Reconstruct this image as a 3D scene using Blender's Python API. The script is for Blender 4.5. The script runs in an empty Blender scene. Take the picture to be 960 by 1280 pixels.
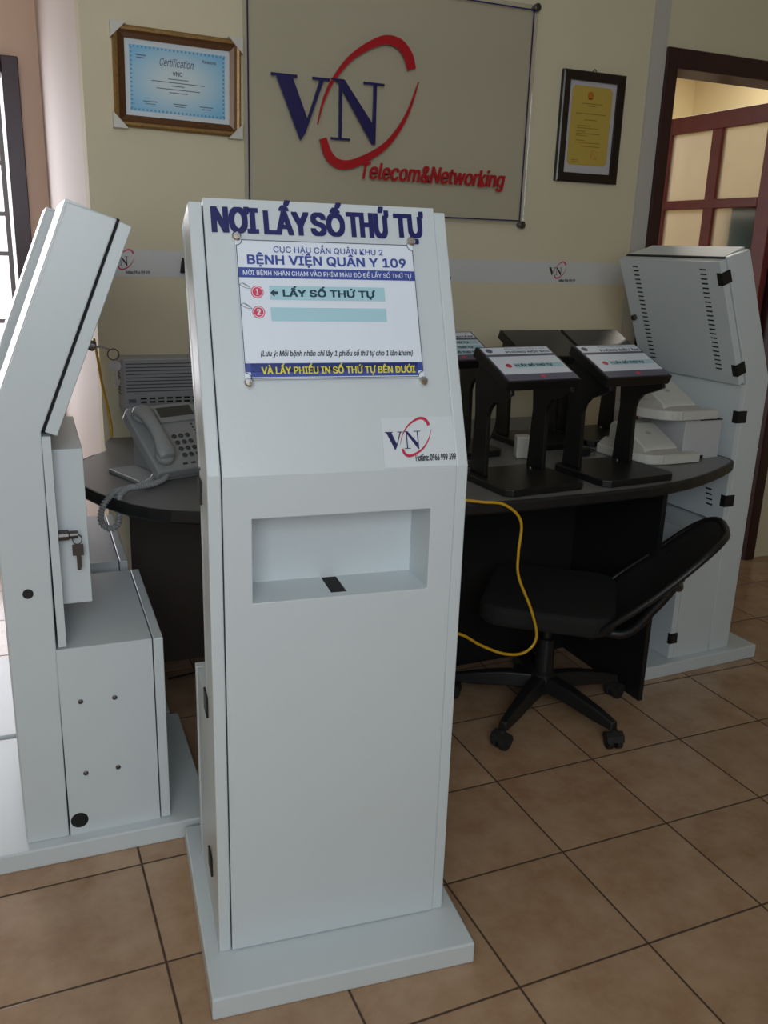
import bpy, bmesh, math, random
from mathutils import Matrix, Vector
random.seed(7)
PI = math.pi
SC = bpy.context.scene
COL = SC.collection

# ------------------------------------------------------------------ camera
cam_d = bpy.data.cameras.new('camera')
cam = bpy.data.objects.new('camera', cam_d); COL.objects.link(cam)
cam_d.sensor_fit = 'VERTICAL'; cam_d.sensor_height = 36.0; cam_d.sensor_width = 27.0
cam_d.lens = 1106.67 / 1280 * 36.0
cam_d.clip_start = 0.05
_yaw, _pit, _rol = -0.414997041, -0.289017170, 0.03242953
_f = Vector((-math.sin(_yaw)*math.cos(_pit), math.cos(_yaw)*math.cos(_pit), math.sin(_pit)))
_r = Vector((math.cos(_yaw), math.sin(_yaw), 0)); _u = _r.cross(_f)
_r2 = _r*math.cos(_rol) + _u*math.sin(_rol); _u2 = -_r*math.sin(_rol) + _u*math.cos(_rol)
mw = Matrix.Identity(4)
for i in range(3):
    mw[i][0] = _r2[i]; mw[i][1] = _u2[i]; mw[i][2] = -_f[i]
mw.translation = (-1.2079, -1.5509, 1.4484)
cam.matrix_world = mw
SC.camera = cam

# ------------------------------------------------------------------ world, light, exposure
SC.view_settings.view_transform = 'Standard'
SC.view_settings.look = 'None'
SC.view_settings.gamma = 1.0
SC.view_settings.use_curve_mapping = False
SC.view_settings.exposure = 0.0
world = bpy.data.worlds.new('sky'); SC.world = world; world.use_nodes = True
wb = world.node_tree.nodes['Background']
wb.inputs['Color'].default_value = (0.93, 0.95, 1.0, 1); wb.inputs['Strength'].default_value = 1.6

def area(name, loc, rot, sx, sy, power, color):
    l = bpy.data.lights.new(name, 'AREA'); l.shape = 'RECTANGLE'; l.size = sx; l.size_y = sy
    l.energy = power; l.color = color
    o = bpy.data.objects.new(name, l); COL.objects.link(o); o.location = loc; o.rotation_euler = rot
    return o
# daylight through the shopfront behind the photographer, and through the doorway far left
area('shopfront_daylight', (-1.75, -2.95, 2.08), (PI/2, 0, 0), 1.9, 1.55, 46, (0.84, 0.93, 1.0))
area('doorway_daylight', (-1.75, 4.1, 1.35), (-PI/2, 0, 0), 1.3, 2.2, 60, (0.95, 0.94, 1.0))
area('far_room_daylight', (3.3, 3.2, 2.95), (0, 0, 0), 1.0, 1.4, 26, (1.0, 0.95, 0.86))

# ------------------------------------------------------------------ materials
MATS = {}
def rgb(r, g, b):
    def f(c):
        c /= 255.0
        return c/12.92 if c <= 0.04045 else ((c+0.055)/1.055)**2.4
    return (f(r), f(g), f(b), 1)
def mat(name, col, rough=0.5, metal=0.0, var=0.0, vscale=8.0, bump=0.0, bscale=60.0, coat=0.0, spec=0.5):
    m = bpy.data.materials.new(name); m.use_nodes = True; MATS[name] = m
    nt = m.node_tree; b = nt.nodes['Principled BSDF']
    b.inputs['Base Color'].default_value = col; b.inputs['Roughness'].default_value = rough
    b.inputs['Metallic'].default_value = metal; b.inputs['Coat Weight'].default_value = coat
    b.inputs['Specular IOR Level'].default_value = spec
    tc = nt.nodes.new('ShaderNodeTexCoord')
    if var > 0:
        n = nt.nodes.new('ShaderNodeTexNoise'); n.inputs['Scale'].default_value = vscale; n.inputs['Detail'].default_value = 5
        nt.links.new(tc.outputs['Object'], n.inputs['Vector'])
        mx = nt.nodes.new('ShaderNodeMix'); mx.data_type = 'RGBA'
        mx.inputs[6].default_value = tuple(c*(1-var) for c in col[:3])+(1,)
        mx.inputs[7].default_value = tuple(min(1, c*(1+var)) for c in col[:3])+(1,)
        nt.links.new(n.outputs['Fac'], mx.inputs[0]); nt.links.new(mx.outputs[2], b.inputs['Base Color'])
    if bump > 0:
        n2 = nt.nodes.new('ShaderNodeTexNoise'); n2.inputs['Scale'].default_value = bscale; n2.inputs['Detail'].default_value = 3
        nt.links.new(tc.outputs['Object'], n2.inputs['Vector'])
        bp = nt.nodes.new('ShaderNodeBump'); bp.inputs['Strength'].default_value = bump; bp.inputs['Distance'].default_value = 0.002
        nt.links.new(n2.outputs['Fac'], bp.inputs['Height']); nt.links.new(bp.outputs['Normal'], b.inputs['Normal'])
    return m
M_white = mat('white powder coated steel', (0.60, 0.655, 0.68, 1), 0.30, var=0.02, vscale=5, bump=0.12, bscale=90)
M_dark = mat('dark gap', (0.006, 0.006, 0.007, 1), 0.8)
M_black = mat('black matt plastic', (0.010, 0.010, 0.011, 1), 0.42, var=0.2, vscale=30)
M_blackmetal = mat('black painted steel', (0.007, 0.007, 0.0075, 1), 0.35, bump=0.1, bscale=150)
M_rubber = mat('black rubber', (0.012, 0.012, 0.012, 1), 0.7, var=0.2)
M_tape = mat('black tape', (0.008, 0.008, 0.009, 1), 0.5, var=0.3, vscale=60)
M_chrome = mat('chrome', (0.75, 0.75, 0.76, 1), 0.15, 1.0)
M_steel = mat('worn steel', (0.13, 0.12, 0.115, 1), 0.4, 1.0, var=0.3, vscale=60)
M_navy = mat('navy lettering', rgb(26, 28, 96), 0.4, var=0.05)
M_blue2 = mat('royal blue print', rgb(62, 78, 158), 0.35, var=0.05)
M_red = mat('red lettering', rgb(176, 24, 34), 0.35, var=0.05)
M_logoblue = mat('dark navy acrylic', rgb(34, 30, 88), 0.35, var=0.05)
M_crimson = mat('crimson print', rgb(190, 40, 70), 0.4, var=0.05)
M_pink = mat('pink red print', rgb(214, 64, 96), 0.4, var=0.05)
M_teal = mat('dark teal print', rgb(18, 62, 82), 0.4, var=0.05)
M_cyan = mat('pale aqua print', rgb(172, 212, 224), 0.4, var=0.03)
M_yellow = mat('yellow print', rgb(226, 216, 50), 0.4, var=0.04)
M_paper = mat('white paper', rgb(226, 234, 246), 0.45, var=0.015, vscale=12)
M_banner = mat('glossy banner paper', rgb(206, 206, 206), 0.3, var=0.03, vscale=9)
M_sticker = mat('satin sticker', rgb(212, 219, 224), 0.4, var=0.01)
M_grayprint = mat('grey print', rgb(98, 98, 116), 0.5, var=0.1)
M_ink = mat('black ink', rgb(22, 22, 28), 0.5, var=0.1)
M_desktop = mat('grey laminate', (0.17, 0.17, 0.172, 1), 0.33, var=0.12, vscale=120)
M_edge = mat('black rubber edging', (0.010, 0.010, 0.011, 1), 0.45, var=0.1)
M_board = mat('black laminate board', (0.009, 0.009, 0.010, 1), 0.5, var=0.15)
M_shadeboard = mat('brown wall shade board', (0.085, 0.068, 0.058, 1), 0.5, var=0.1, vscale=3)  # shade of the wall under the desk, put into a board colour
M_fabric = mat('black mesh fabric', (0.007, 0.0065, 0.0065, 1), 0.85, var=0.3, vscale=300, bump=0.4, bscale=500)
M_phone = mat('grey phone plastic', (0.30, 0.31, 0.315, 1), 0.45, var=0.03, bump=0.05, bscale=200)
M_key = mat('dark grey key', (0.05, 0.05, 0.055, 1), 0.5, var=0.1)
M_lcd = mat('grey display', (0.055, 0.055, 0.052, 1), 0.2, var=0.05)
M_pbx = mat('silver grey enclosure', (0.36, 0.36, 0.38, 1), 0.35, 0.2, var=0.04)
M_ivory = mat('off white plastic', (0.56, 0.56, 0.52, 1), 0.45, var=0.03, bump=0.05, bscale=200)
M_ivory_d = mat('perforated off white plastic', (0.40, 0.39, 0.36, 1), 0.6, var=0.2, vscale=220)
M_carton = mat('white carton', (0.50, 0.50, 0.52, 1), 0.6, var=0.06, vscale=14)
M_cable_y = mat('yellow cable', rgb(206, 160, 34), 0.4, var=0.06)
M_cable_k = mat('black cable', (0.012, 0.012, 0.013, 1), 0.5, var=0.1)
M_gold = mat('gilt frame', (0.30, 0.17, 0.055, 1), 0.35, 0.4, var=0.45, vscale=120, bump=0.5, bscale=220)
M_gold2 = mat('brown gilt moulding', (0.115, 0.05, 0.018, 1), 0.35, 0.25, var=0.3, vscale=80)
M_cap = mat('clear plastic corner', (0.62, 0.60, 0.56, 1), 0.3, var=0.05)
M_certblue = mat('certificate blue', rgb(126, 182, 214), 0.4, var=0.10, vscale=9)
M_certedge = mat('certificate border print', rgb(92, 142, 186), 0.4, var=0.05)
M_certwhite = mat('certificate margin', rgb(205, 216, 224), 0.4, var=0.03)
M_frame_d = mat('dark walnut frame', (0.016, 0.009, 0.007, 1), 0.3, var=0.25, vscale=40)
M_licence = mat('gold certificate paper', rgb(190, 163, 76), 0.45, var=0.06, vscale=14)
M_licmat = mat('lilac white mount', rgb(188, 184, 190), 0.5, var=0.03)
M_licink = mat('brown ink', rgb(150, 118, 40), 0.5, var=0.1)
M_licred = mat('orange ink', rgb(190, 110, 36), 0.5, var=0.1)
M_door = mat('red brown varnished wood', (0.20, 0.035, 0.030, 1), 0.3, var=0.3, vscale=14)
M_frame2 = mat('dark red brown frame', (0.036, 0.010, 0.010, 1), 0.35, var=0.3, vscale=18)
M_purple = mat('purple brown frame', (0.035, 0.012, 0.022, 1), 0.35, var=0.2, vscale=18)
M_iron = mat('grey painted iron', (0.30, 0.28, 0.29, 1), 0.4, var=0.05)
M_curtain = mat('teal sheet', (0.32, 0.50, 0.52, 1), 0.7, var=0.12, vscale=5)
M_cement = mat('outside paving', (0.6, 0.6, 0.6, 1), 0.8, var=0.1)

def cert_mat():     # pale guilloche print, bluer towards the printed border
    m = MATS['certificate blue']; nt = m.node_tree; b = nt.nodes['Principled BSDF']
    tc = nt.nodes.new('ShaderNodeTexCoord'); mp = nt.nodes.new('ShaderNodeMapping'); mp.inputs['Scale'].default_value = (5.6, 1, 8.6)
    gr = nt.nodes.new('ShaderNodeTexGradient'); gr.gradient_type = 'SPHERICAL'
    nt.links.new(tc.outputs['Object'], mp.inputs[0]); nt.links.new(mp.outputs[0], gr.inputs[0])
    cr = nt.nodes.new('ShaderNodeValToRGB'); cr.color_ramp.elements[0].color = rgb(128, 190, 226); cr.color_ramp.elements[1].color = rgb(206, 222, 228); cr.color_ramp.elements[1].position = 0.7
    nt.links.new(gr.outputs['Fac'], cr.inputs[0]); nt.links.new(cr.outputs[0], b.inputs['Base Color'])
cert_mat()
def wallmat(name, col, var=0.05, stain=(0.0, 0.0, 0.0)):
    m = mat(name, col, 0.75, var=var, vscale=1.8, bump=0.25, bscale=45)
    return m
M_wall = wallmat('cream painted plaster', (0.66, 0.595, 0.43, 1), 0.06)
M_wall_side = wallmat('pale plaster', (0.72, 0.64, 0.60, 1), 0.05)
M_wall_far = wallmat('plaster with salmon light', (0.78, 0.57, 0.45, 1), 0.05)  # salmon cast of the light put into the plaster colour
M_wall_room = wallmat('warm cream plaster', (0.80, 0.68, 0.42, 1), 0.04)
M_ceil = wallmat('white ceiling', (0.75, 0.74, 0.70, 1), 0.03)
M_pil = wallmat('grey white trim paint', (0.50, 0.48, 0.44, 1), 0.05)

def glass_mat(name, tint, alpha, rough, frost=False):
    m = bpy.data.materials.new(name); m.use_nodes = True
    nt = m.node_tree; nt.nodes.clear()
    out = nt.nodes.new('ShaderNodeOutputMaterial'); mx = nt.nodes.new('ShaderNodeMixShader')
    t = nt.nodes.new('ShaderNodeBsdfTransparent'); t.inputs['Color'].default_value = tint
    if frost:
        g = nt.nodes.new('ShaderNodeBsdfTranslucent'); g.inputs['Color'].default_value = (0.80, 0.76, 0.72, 1)
        n = nt.nodes.new('ShaderNodeTexNoise'); n.inputs['Scale'].default_value = 3.0
        tc = nt.nodes.new('ShaderNodeTexCoord'); nt.links.new(tc.outputs['Object'], n.inputs['Vector'])
        mr = nt.nodes.new('ShaderNodeMapRange'); mr.inputs[3].default_value = alpha-0.08; mr.inputs[4].default_value = alpha+0.08
        nt.links.new(n.outputs['Fac'], mr.inputs[0]); nt.links.new(mr.outputs[0], mx.inputs[0])
    else:
        g = nt.nodes.new('ShaderNodeBsdfGlossy'); g.inputs['Roughness'].default_value = rough
        fr = nt.nodes.new('ShaderNodeFresnel'); fr.inputs['IOR'].default_value = 1.45
        ml = nt.nodes.new('ShaderNodeMath'); ml.operation = 'MULTIPLY'; ml.inputs[1].default_value = alpha
        nt.links.new(fr.outputs[0], ml.inputs[0]); nt.links.new(ml.outputs[0], mx.inputs[0])
    nt.links.new(t.outputs[0], mx.inputs[1]); nt.links.new(g.outputs[0], mx.inputs[2]); nt.links.new(mx.outputs[0], out.inputs[0])
    return m
M_glass = glass_mat('clear acrylic', (0.95, 0.95, 0.95, 1), 1.0, 0.08)
M_frost = glass_mat('frosted glass', (0.85, 0.85, 0.84, 1), 0.42, 0.3, True)

def tile_mat():
    m = bpy.data.materials.new('beige ceramic tiles'); m.use_nodes = True
    nt = m.node_tree; b = nt.nodes['Principled BSDF']; L = nt.links
    N = nt.nodes.new
    tc = N('ShaderNodeTexCoord'); sp = N('ShaderNodeSeparateXYZ'); L.new(tc.outputs['Object'], sp.inputs[0])
    def math_(op, a, bb=None):
        n = N('ShaderNodeMath'); n.operation = op
        for i, v in enumerate((a, bb)):
            if v is None: continue
            if isinstance(v, (int, float)): n.inputs[i].default_value = v
            else: L.new(v, n.inputs[i])
        return n.outputs[0]
    ds = []; fl = []
    for ax in (0, 1):
        q = math_('DIVIDE', sp.outputs[ax], 0.33)
        fl.append(math_('FLOOR', q))
        fr = math_('FRACT', q)
        ds.append(math_('MINIMUM', fr, math_('SUBTRACT', 1.0, fr)))
    d = math_('MINIMUM', ds[0], ds[1])
    mr = N('ShaderNodeMapRange'); L.new(d, mr.inputs[0]); mr.inputs[1].default_value = 0.0055; mr.inputs[2].default_value = 0.0115
    cx = N('ShaderNodeCombineXYZ'); L.new(fl[0], cx.inputs[0]); L.new(fl[1], cx.inputs[1])
    wn = N('ShaderNodeTexWhiteNoise'); L.new(cx.outputs[0], wn.inputs['Vector'])
    # mottling differs from tile to tile
    ad = N('ShaderNodeVectorMath'); ad.operation = 'MULTIPLY_ADD'
    L.new(wn.outputs['Color'], ad.inputs[0]); ad.inputs[1].default_value = (7, 7, 7); L.new(tc.outputs['Object'], ad.inputs[2])
    n1 = N('ShaderNodeTexNoise'); n1.inputs['Scale'].default_value = 9; n1.inputs['Detail'].default_value = 8; n1.inputs['Roughness'].default_value = 0.65
    L.new(ad.outputs[0], n1.inputs['Vector'])
    cr = N('ShaderNodeValToRGB'); L.new(n1.outputs['Fac'], cr.inputs[0])
    e = cr.color_ramp.elements
    e[0].position = 0.30; e[0].color = (0.33, 0.19, 0.105, 1); e[1].position = 0.72; e[1].color = (0.47, 0.32, 0.205, 1)
    el = e.new(0.5); el.color = (0.405, 0.262, 0.16, 1)
    hs = N('ShaderNodeHueSaturation'); L.new(cr.outputs[0], hs.inputs['Color'])
    mr2 = N('ShaderNodeMapRange'); L.new(wn.outputs['Value'], mr2.inputs[0]); mr2.inputs[3].default_value = 0.93; mr2.inputs[4].default_value = 1.06
    L.new(mr2.outputs[0], hs.inputs['Value'])
    mx = N('ShaderNodeMix'); mx.data_type = 'RGBA'; mx.inputs[6].default_value = (0.075, 0.042, 0.025, 1)
    L.new(hs.outputs[0], mx.inputs[7]); L.new(mr.outputs[0], mx.inputs[0]); L.new(mx.outputs[2], b.inputs['Base Color'])
    rr = N('ShaderNodeMapRange'); L.new(mr.outputs[0], rr.inputs[0]); rr.inputs[3].default_value = 0.8; rr.inputs[4].default_value = 0.22
    L.new(rr.outputs[0], b.inputs['Roughness'])
    bp = N('ShaderNodeBump'); bp.inputs['Strength'].default_value = 0.25; bp.inputs['Distance'].default_value = 0.002
    L.new(mr.outputs[0], bp.inputs['Height']); L.new(bp.outputs[0], b.inputs['Normal'])
    return m
M_floor = tile_mat()

# ------------------------------------------------------------------ mesh helpers
class MB:
    def __init__(s): s.v = []; s.f = []; s.mi = []; s.cur = 0; s.X = Matrix.Identity(4)
    def add(s, vs, fs):
        o = len(s.v); s.v += [tuple(s.X @ Vector(p)) for p in vs]
        for f in fs: s.f.append([i+o for i in f]); s.mi.append(s.cur)
    def box(s, x0, x1, y0, y1, z0, z1):
        s.add([(x0,y0,z0),(x1,y0,z0),(x1,y1,z0),(x0,y1,z0),(x0,y0,z1),(x1,y0,z1),(x1,y1,z1),(x0,y1,z1)],
              [(3,2,1,0),(4,5,6,7),(0,1,5,4),(1,2,6,5),(2,3,7,6),(3,0,4,7)]); return s
    def prism(s, pts, a, b, axis='z'):
        """extrude a 2D polygon from a to b along axis"""
        n = len(pts)
        def P(p, h):
            return (p[0], p[1], h) if axis == 'z' else ((h, p[0], p[1]) if axis == 'x' else (p[0], h, p[1]))
        s.add([P(p, a) for p in pts]+[P(p, b) for p in pts],
              [list(range(n))[::-1], list(range(n, 2*n))]+[(i, (i+1) % n, n+(i+1) % n, n+i) for i in range(n)]); return s
    def tube(s, pts, r, n=8, close=False):
        pts = [Vector(p) for p in pts]; rr = r if isinstance(r, (list, tuple)) else [r]*len(pts)
        rings = []; up = None
        for i, p in enumerate(pts):
            t = (pts[min(i+1, len(pts)-1)] - pts[max(i-1, 0)])
            if close: t = pts[(i+1) % len(pts)] - pts[i-1]
            t.normalize()
            if up is None:
                up = Vector((0,0,1)) if abs(t.z) < 0.9 else Vector((1,0,0))
            up = (up - t*up.dot(t)).normalized(); w = t.cross(up)
            rings.append([p + (up*math.cos(2*PI*k/n) + w*math.sin(2*PI*k/n))*rr[i] for k in range(n)])
        vs = [v for R_ in rings for v in R_]; m = len(pts); fs = []
        for i in range(m if close else m-1):
            j = (i+1) % m
            fs += [(i*n+k, i*n+(k+1) % n, j*n+(k+1) % n, j*n+k) for k in range(n)]
        if not close: fs += [list(range(n))[::-1], [(m-1)*n+k for k in range(n)]]
        s.add(vs, fs); return s
    def lathe(s, prof, n=20, c=(0,0,0), axis='z'):
        vs = []; m = len(prof)
        for r, h in prof:
            for k in range(n):
                a = 2*PI*k/n; x, y = r*math.cos(a), r*math.sin(a)
                q = (x, y, h) if axis == 'z' else ((h, x, y) if axis == 'x' else (y, h, x))
                vs.append((q[0]+c[0], q[1]+c[1], q[2]+c[2]))
        fs = [(i*n+k, i*n+(k+1) % n, (i+1)*n+(k+1) % n, (i+1)*n+k) for i in range(m-1) for k in range(n)]
        fs += [list(range(n))[::-1], [(m-1)*n+k for k in range(n)]]
        s.add(vs, fs); return s
    def build(s, name, mats, parent=None, bevel=0.0, seg=2, smooth=False, fix=True):
        me = bpy.data.meshes.new(name); me.from_pydata(s.v, [], s.f)
        if not isinstance(mats, (list, tuple)): mats = [mats]
        for m in mats: me.materials.append(m)
        for p, i in zip(me.polygons, s.mi): p.material_index = i
        if fix:
            bm = bmesh.new(); bm.from_mesh(me); bmesh.ops.recalc_face_normals(bm, faces=bm.faces); bm.to_mesh(me); bm.free()
        o = bpy.data.objects.new(name, me); COL.objects.link(o)
        if parent: o.parent = parent
        if bevel > 0:
            b = o.modifiers.new('bevel', 'BEVEL'); b.width = bevel; b.segments = seg; b.limit_method = 'ANGLE'; b.angle_limit = math.radians(40)
        if smooth:
            for p in me.polygons: p.use_smooth = True
        return o

def tag(o, label=None, cat=None, group=None, kind=None):
    if label: o['label'] = label
    if cat: o['category'] = cat
    if group: o['group'] = group
    if kind: o['kind'] = kind
    return o
def empty(name, loc=(0,0,0), rz=0.0):
    o = bpy.data.objects.new(name, None); COL.objects.link(o); o.location = loc; o.rotation_euler = (0,0,rz); o.empty_display_size = 0.1
    return o
def copy_tree(o, parent=None):
    c = o.copy(); COL.objects.link(c)
    if parent: c.parent = parent
    for ch in list(o.children): copy_tree(ch, c)
    return c
def plane(origin, ex, es, en):
    m = Matrix.Identity(4)
    for i in range(3): m[i][0] = ex[i]; m[i][1] = es[i]; m[i][2] = en[i]; m[i][3] = origin[i]
    return m
_textcache = {}
import os
try:      # the sans face that ships inside Blender
    FONT = bpy.data.fonts.load(os.path.join(bpy.utils.resource_path('LOCAL'), 'datafiles', 'fonts', 'Inter.woff2'))
except Exception:
    FONT = None
HORN = dict(zip('ƠỜỚỞỠỢơờớởỡợ', 'OÒÓỎÕỌoòóỏõọ'))
def text_geo(body, shear=0.0):
    """lettering as vertices and faces; the horn of the Vietnamese o is drawn as a piece of its own"""
    if not any(c in HORN for c in body): return _text_geo(body, shear)
    plain = ''.join(HORN.get(c, c) for c in body)
    vs, fs = _text_geo(plain, shear); vs = list(vs); fs = list(fs)
    for i, c in enumerate(body):
        if c not in HORN: continue
        up = c in 'ƠỜỚỞỠỢ'; h = max(v[1] for v in _text_geo('O' if up else 'o', 0.0)[0]); k = h/.73
        stem = _text_geo(plain[:i] + ('O' if up else 'o'), 0.0)[0]
        xr = max(v[0] for v in stem); o = len(vs)
        pts = [(xr-.11*k,h*.76),(xr-.01*k,h*.76),(xr+.055*k,h*.82),(xr+.075*k,h*.92),(xr+.075*k,h*1.02),(xr-.005*k,h*1.02),(xr-.005*k,h*.90),(xr-.10*k,h*.86)]
        vs += [(x+shear*y, y, 0.0) for x, y in pts]; fs.append(list(range(o, o+len(pts))))
    return vs, fs
def _text_geo(body, shear=0.0):
    k = (body, shear)
    if k in _textcache: return _textcache[k]
    cu = bpy.data.curves.new('lettering', 'FONT'); cu.body = body; cu.size = 1.0; cu.shear = shear
    if FONT: cu.font = FONT
    cu.resolution_u = 3; cu.fill_mode = 'FRONT'
    o = bpy.data.objects.new('lettering', cu); COL.objects.link(o)
    dg = bpy.context.evaluated_depsgraph_get(); dg.update()
    me = bpy.data.meshes.new_from_object(o.evaluated_get(dg))
    vs = [tuple(v.co) for v in me.vertices]; fs = [list(p.vertices) for p in me.polygons]
    bpy.data.objects.remove(o); bpy.data.curves.remove(cu); bpy.data.meshes.remove(me)
    _textcache[k] = (vs, fs); return vs, fs
def put_text(mb, body, x0, x1, y0, y1, n=0.0006, bold=0.0, shear=0.0):
    """lettering stretched to the box x0..x1, y0..y1 of the builder's plane; bold thickens the strokes by that many ems"""
    vs, fs = text_geo(body, shear)
    ax = min(v[0] for v in vs); bx = max(v[0] for v in vs); ay = min(v[1] for v in vs); by = max(v[1] for v in vs)
    cap = 0.73; em = min((y1-y0)/(by-ay), 3*(x1-x0)/(bx-ax)); d = bold*em; d = min(d, (x1-x0)*.1)
    sx = (x1-x0-2*d)/(bx-ax); sy = (y1-y0-1.2*d)/(by-ay)
    offs = [(0, 0)] if bold == 0 else [(i*d, j*d*.6) for i in (-1, -.33, .33, 1) for j in (-1, 0, 1)]
    for k, (ox, oy) in enumerate(offs):
        mb.add([(x0+d+ox+(v[0]-ax)*sx, y0+.6*d+oy+(v[1]-ay)*sy, n+.00002*k) for v in vs], fs)
def flat(mb, x0, x1, y0, y1, n=0.0004):
    mb.add([(x0,y0,n),(x1,y0,n),(x1,y1,n),(x0,y1,n)], [(0,1,2,3)])
def ribbon(mb, pts, ws, n0, n1, sub=6):
    """tapered band through 2D points"""
    P = [Vector((p[0], p[1])) for p in pts]; C_ = []; W = []
    for i in range(len(P)-1):
        p0 = P[max(i-1,0)]; p1 = P[i]; p2 = P[i+1]; p3 = P[min(i+2,len(P)-1)]
        for k in range(sub):
            t = k/sub
            C_.append(0.5*((2*p1)+(p2-p0)*t+(2*p0-5*p1+4*p2-p3)*t*t+(3*p1-p0-3*p2+p3)*t**3)); W.append(ws[i]*(1-t)+ws[i+1]*t)
    C_.append(P[-1]); W.append(ws[-1])
    Lp = []; Rp = []
    for i, c in enumerate(C_):
        t = (C_[min(i+1,len(C_)-1)]-C_[max(i-1,0)]).normalized(); nn = Vector((-t.y, t.x))
        Lp.append(c+nn*W[i]/2); Rp.append(c-nn*W[i]/2)
    m = len(C_)
    vs = [(p.x,p.y,n1) for p in Lp]+[(p.x,p.y,n1) for p in Rp]+[(p.x,p.y,n0) for p in Lp]+[(p.x,p.y,n0) for p in Rp]
    fs = []
    for i in range(m-1):
        fs += [(i,i+1,m+i+1,m+i),(2*m+i,3*m+i,3*m+i+1,2*m+i+1),(i,2*m+i,2*m+i+1,i+1),(m+i,m+i+1,3*m+i+1,3*m+i)]
    fs += [(0,m,3*m,2*m),(m-1,3*m-1,4*m-1,2*m-1)]
    mb.add(vs, fs)
def smooth_path(pts, sub=8):
    P = [Vector(p) for p in pts]; out = []
    for i in range(len(P)-1):
        p0 = P[max(i-1,0)]; p1 = P[i]; p2 = P[i+1]; p3 = P[min(i+2,len(P)-1)]
        for k in range(sub):
            t = k/sub
            out.append(0.5*((2*p1)+(p2-p0)*t+(2*p0-5*p1+4*p2-p3)*t*t+(3*p1-p0-3*p2+p3)*t**3))
    out.append(P[-1]); return out

V_POLY = [[(.08,.965),(.36,.965),(.645,.26),(.50,-.03)], [(.50,-.03),(.585,.10),(.90,.965),(.83,.965)],
          [(0,.955),(.44,.955),(.44,1),(0,1)], [(.70,.955),(1,.955),(1,1),(.70,1)]]
N_POLY = [[(.18,.03),(.235,.03),(.235,.93),(.18,.96)], [(.02,1),(.27,1),(.86,.24),(.86,-.03),(.80,-.03),(.17,.93)],
          [(.80,.0),(.86,-.02),(.86,.965),(.80,.965)], [(.04,0),(.39,0),(.39,.04),(.04,.04)], [(.62,.96),(1,.96),(1,1),(.62,1)]]
RING_LOW = ([(-.107,1.808),(-.085,1.755),(-.045,1.728),(.02,1.738),(.128,1.80),(.205,1.90),(.25,2.019)], [.026,.031,.032,.028,.020,.012,.002])
RING_TOP = ([(-.127,1.851),(-.105,1.93),(-.069,2.0),(0,2.078),(.10,2.135),(.165,2.135),(.205,2.10),(.221,2.057)], [.002,.008,.012,.018,.028,.033,.035,.033])
def logo(mb, x, y, s, n0, n1, mi_blue=0, mi_red=1, dn=0.0):
    """V, N and the swoosh; x, y is the lower left of the V, s scales the wall sign's size"""
    mb.cur = mi_blue
    for polys, ox, w, oy, h in ((V_POLY, 0.0, .207, 0.0, .198), (N_POLY, .205, .205, .006, .194)):
        for k, p in enumerate(polys): mb.prism([(x+(ox+a*w)*s, y+(oy+b*h)*s) for a, b in p], n0, n1+.00003*k+(.00015 if ox else 0))
    mb.cur = mi_red
    for pts, ws in (RING_TOP, RING_LOW):
        ribbon(mb, [(x+(a+.293)*s, y+(b-1.80)*s) for a, b in pts], [w*s for w in ws], n0-dn, n1-dn)
    mb.cur = 0

# ------------------------------------------------------------------ room shell
def struct(name, mb, m, bevel=0.0):
    return tag(mb.build(name, m, None, bevel), kind='structure')
struct('floor', MB().box(-4.2, 4.2, -3.12, 4.7, -0.05, 0.0), M_floor)
struct('ceiling', MB().box(-4.2, 4.2, -3.12, 4.7, 3.1, 3.2), M_ceil)
wb_ = MB()
wb_.box(-0.89, 1.335, 1.6, 1.72, 0, 3.1); wb_.box(1.335, 2.22, 1.6, 1.72, 2.25, 3.1); wb_.box(2.22, 4.2, 1.6, 1.72, 0, 3.1)
struct('wall_back', wb_, M_wall)
struct('wall_side', MB().box(-0.89, -0.80, 1.72, 3.65, 0, 3.1), M_wall_side)
wf = MB(); wf.box(-4.2, -2.15, 3.65, 3.8, 0, 3.1); wf.box(-0.99, -0.80, 3.65, 3.8, 0, 3.1); wf.box(-2.15, -0.99, 3.65, 3.8, 2.30, 3.1)
struct('wall_far', wf, M_wall_far)
struct('wall_left', MB().box(-4.2, -4.1, -3.12, 3.65, 0, 3.1), M_wall)
struct('wall_right', MB().box(3.0, 3.1, -3.12, 1.6, 0, 3.1), M_wall)
wfr = MB(); wfr.box(-.75, 4.2, -3.12, -3.0, 0, 3.1); wfr.box(-2.75, -.75, -3.12, -3.0, 2.9, 3.1); wfr.box(-4.2, -2.75, -3.12, -3.0, 0, 3.1); wfr.box(-2.75, -.75, -3.12, -3.0, 0, 1.4)
struct('wall_front', wfr, M_wall)
wr = MB(); wr.box(-0.80, 4.2, 4.6, 4.7, 0, 3.1); wr.box(4.1, 4.2, 1.72, 4.6, 0, 3.1)
struct('wall_inner', wr, M_wall_room)
struct('trim_1', MB().box(1.265, 1.335, 1.588, 1.6, 0, 3.1), M_pil)
struct('ground_outside', MB().box(-5, 2, 4.7, 9, -0.1, -0.02), M_cement) if False else None

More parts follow.
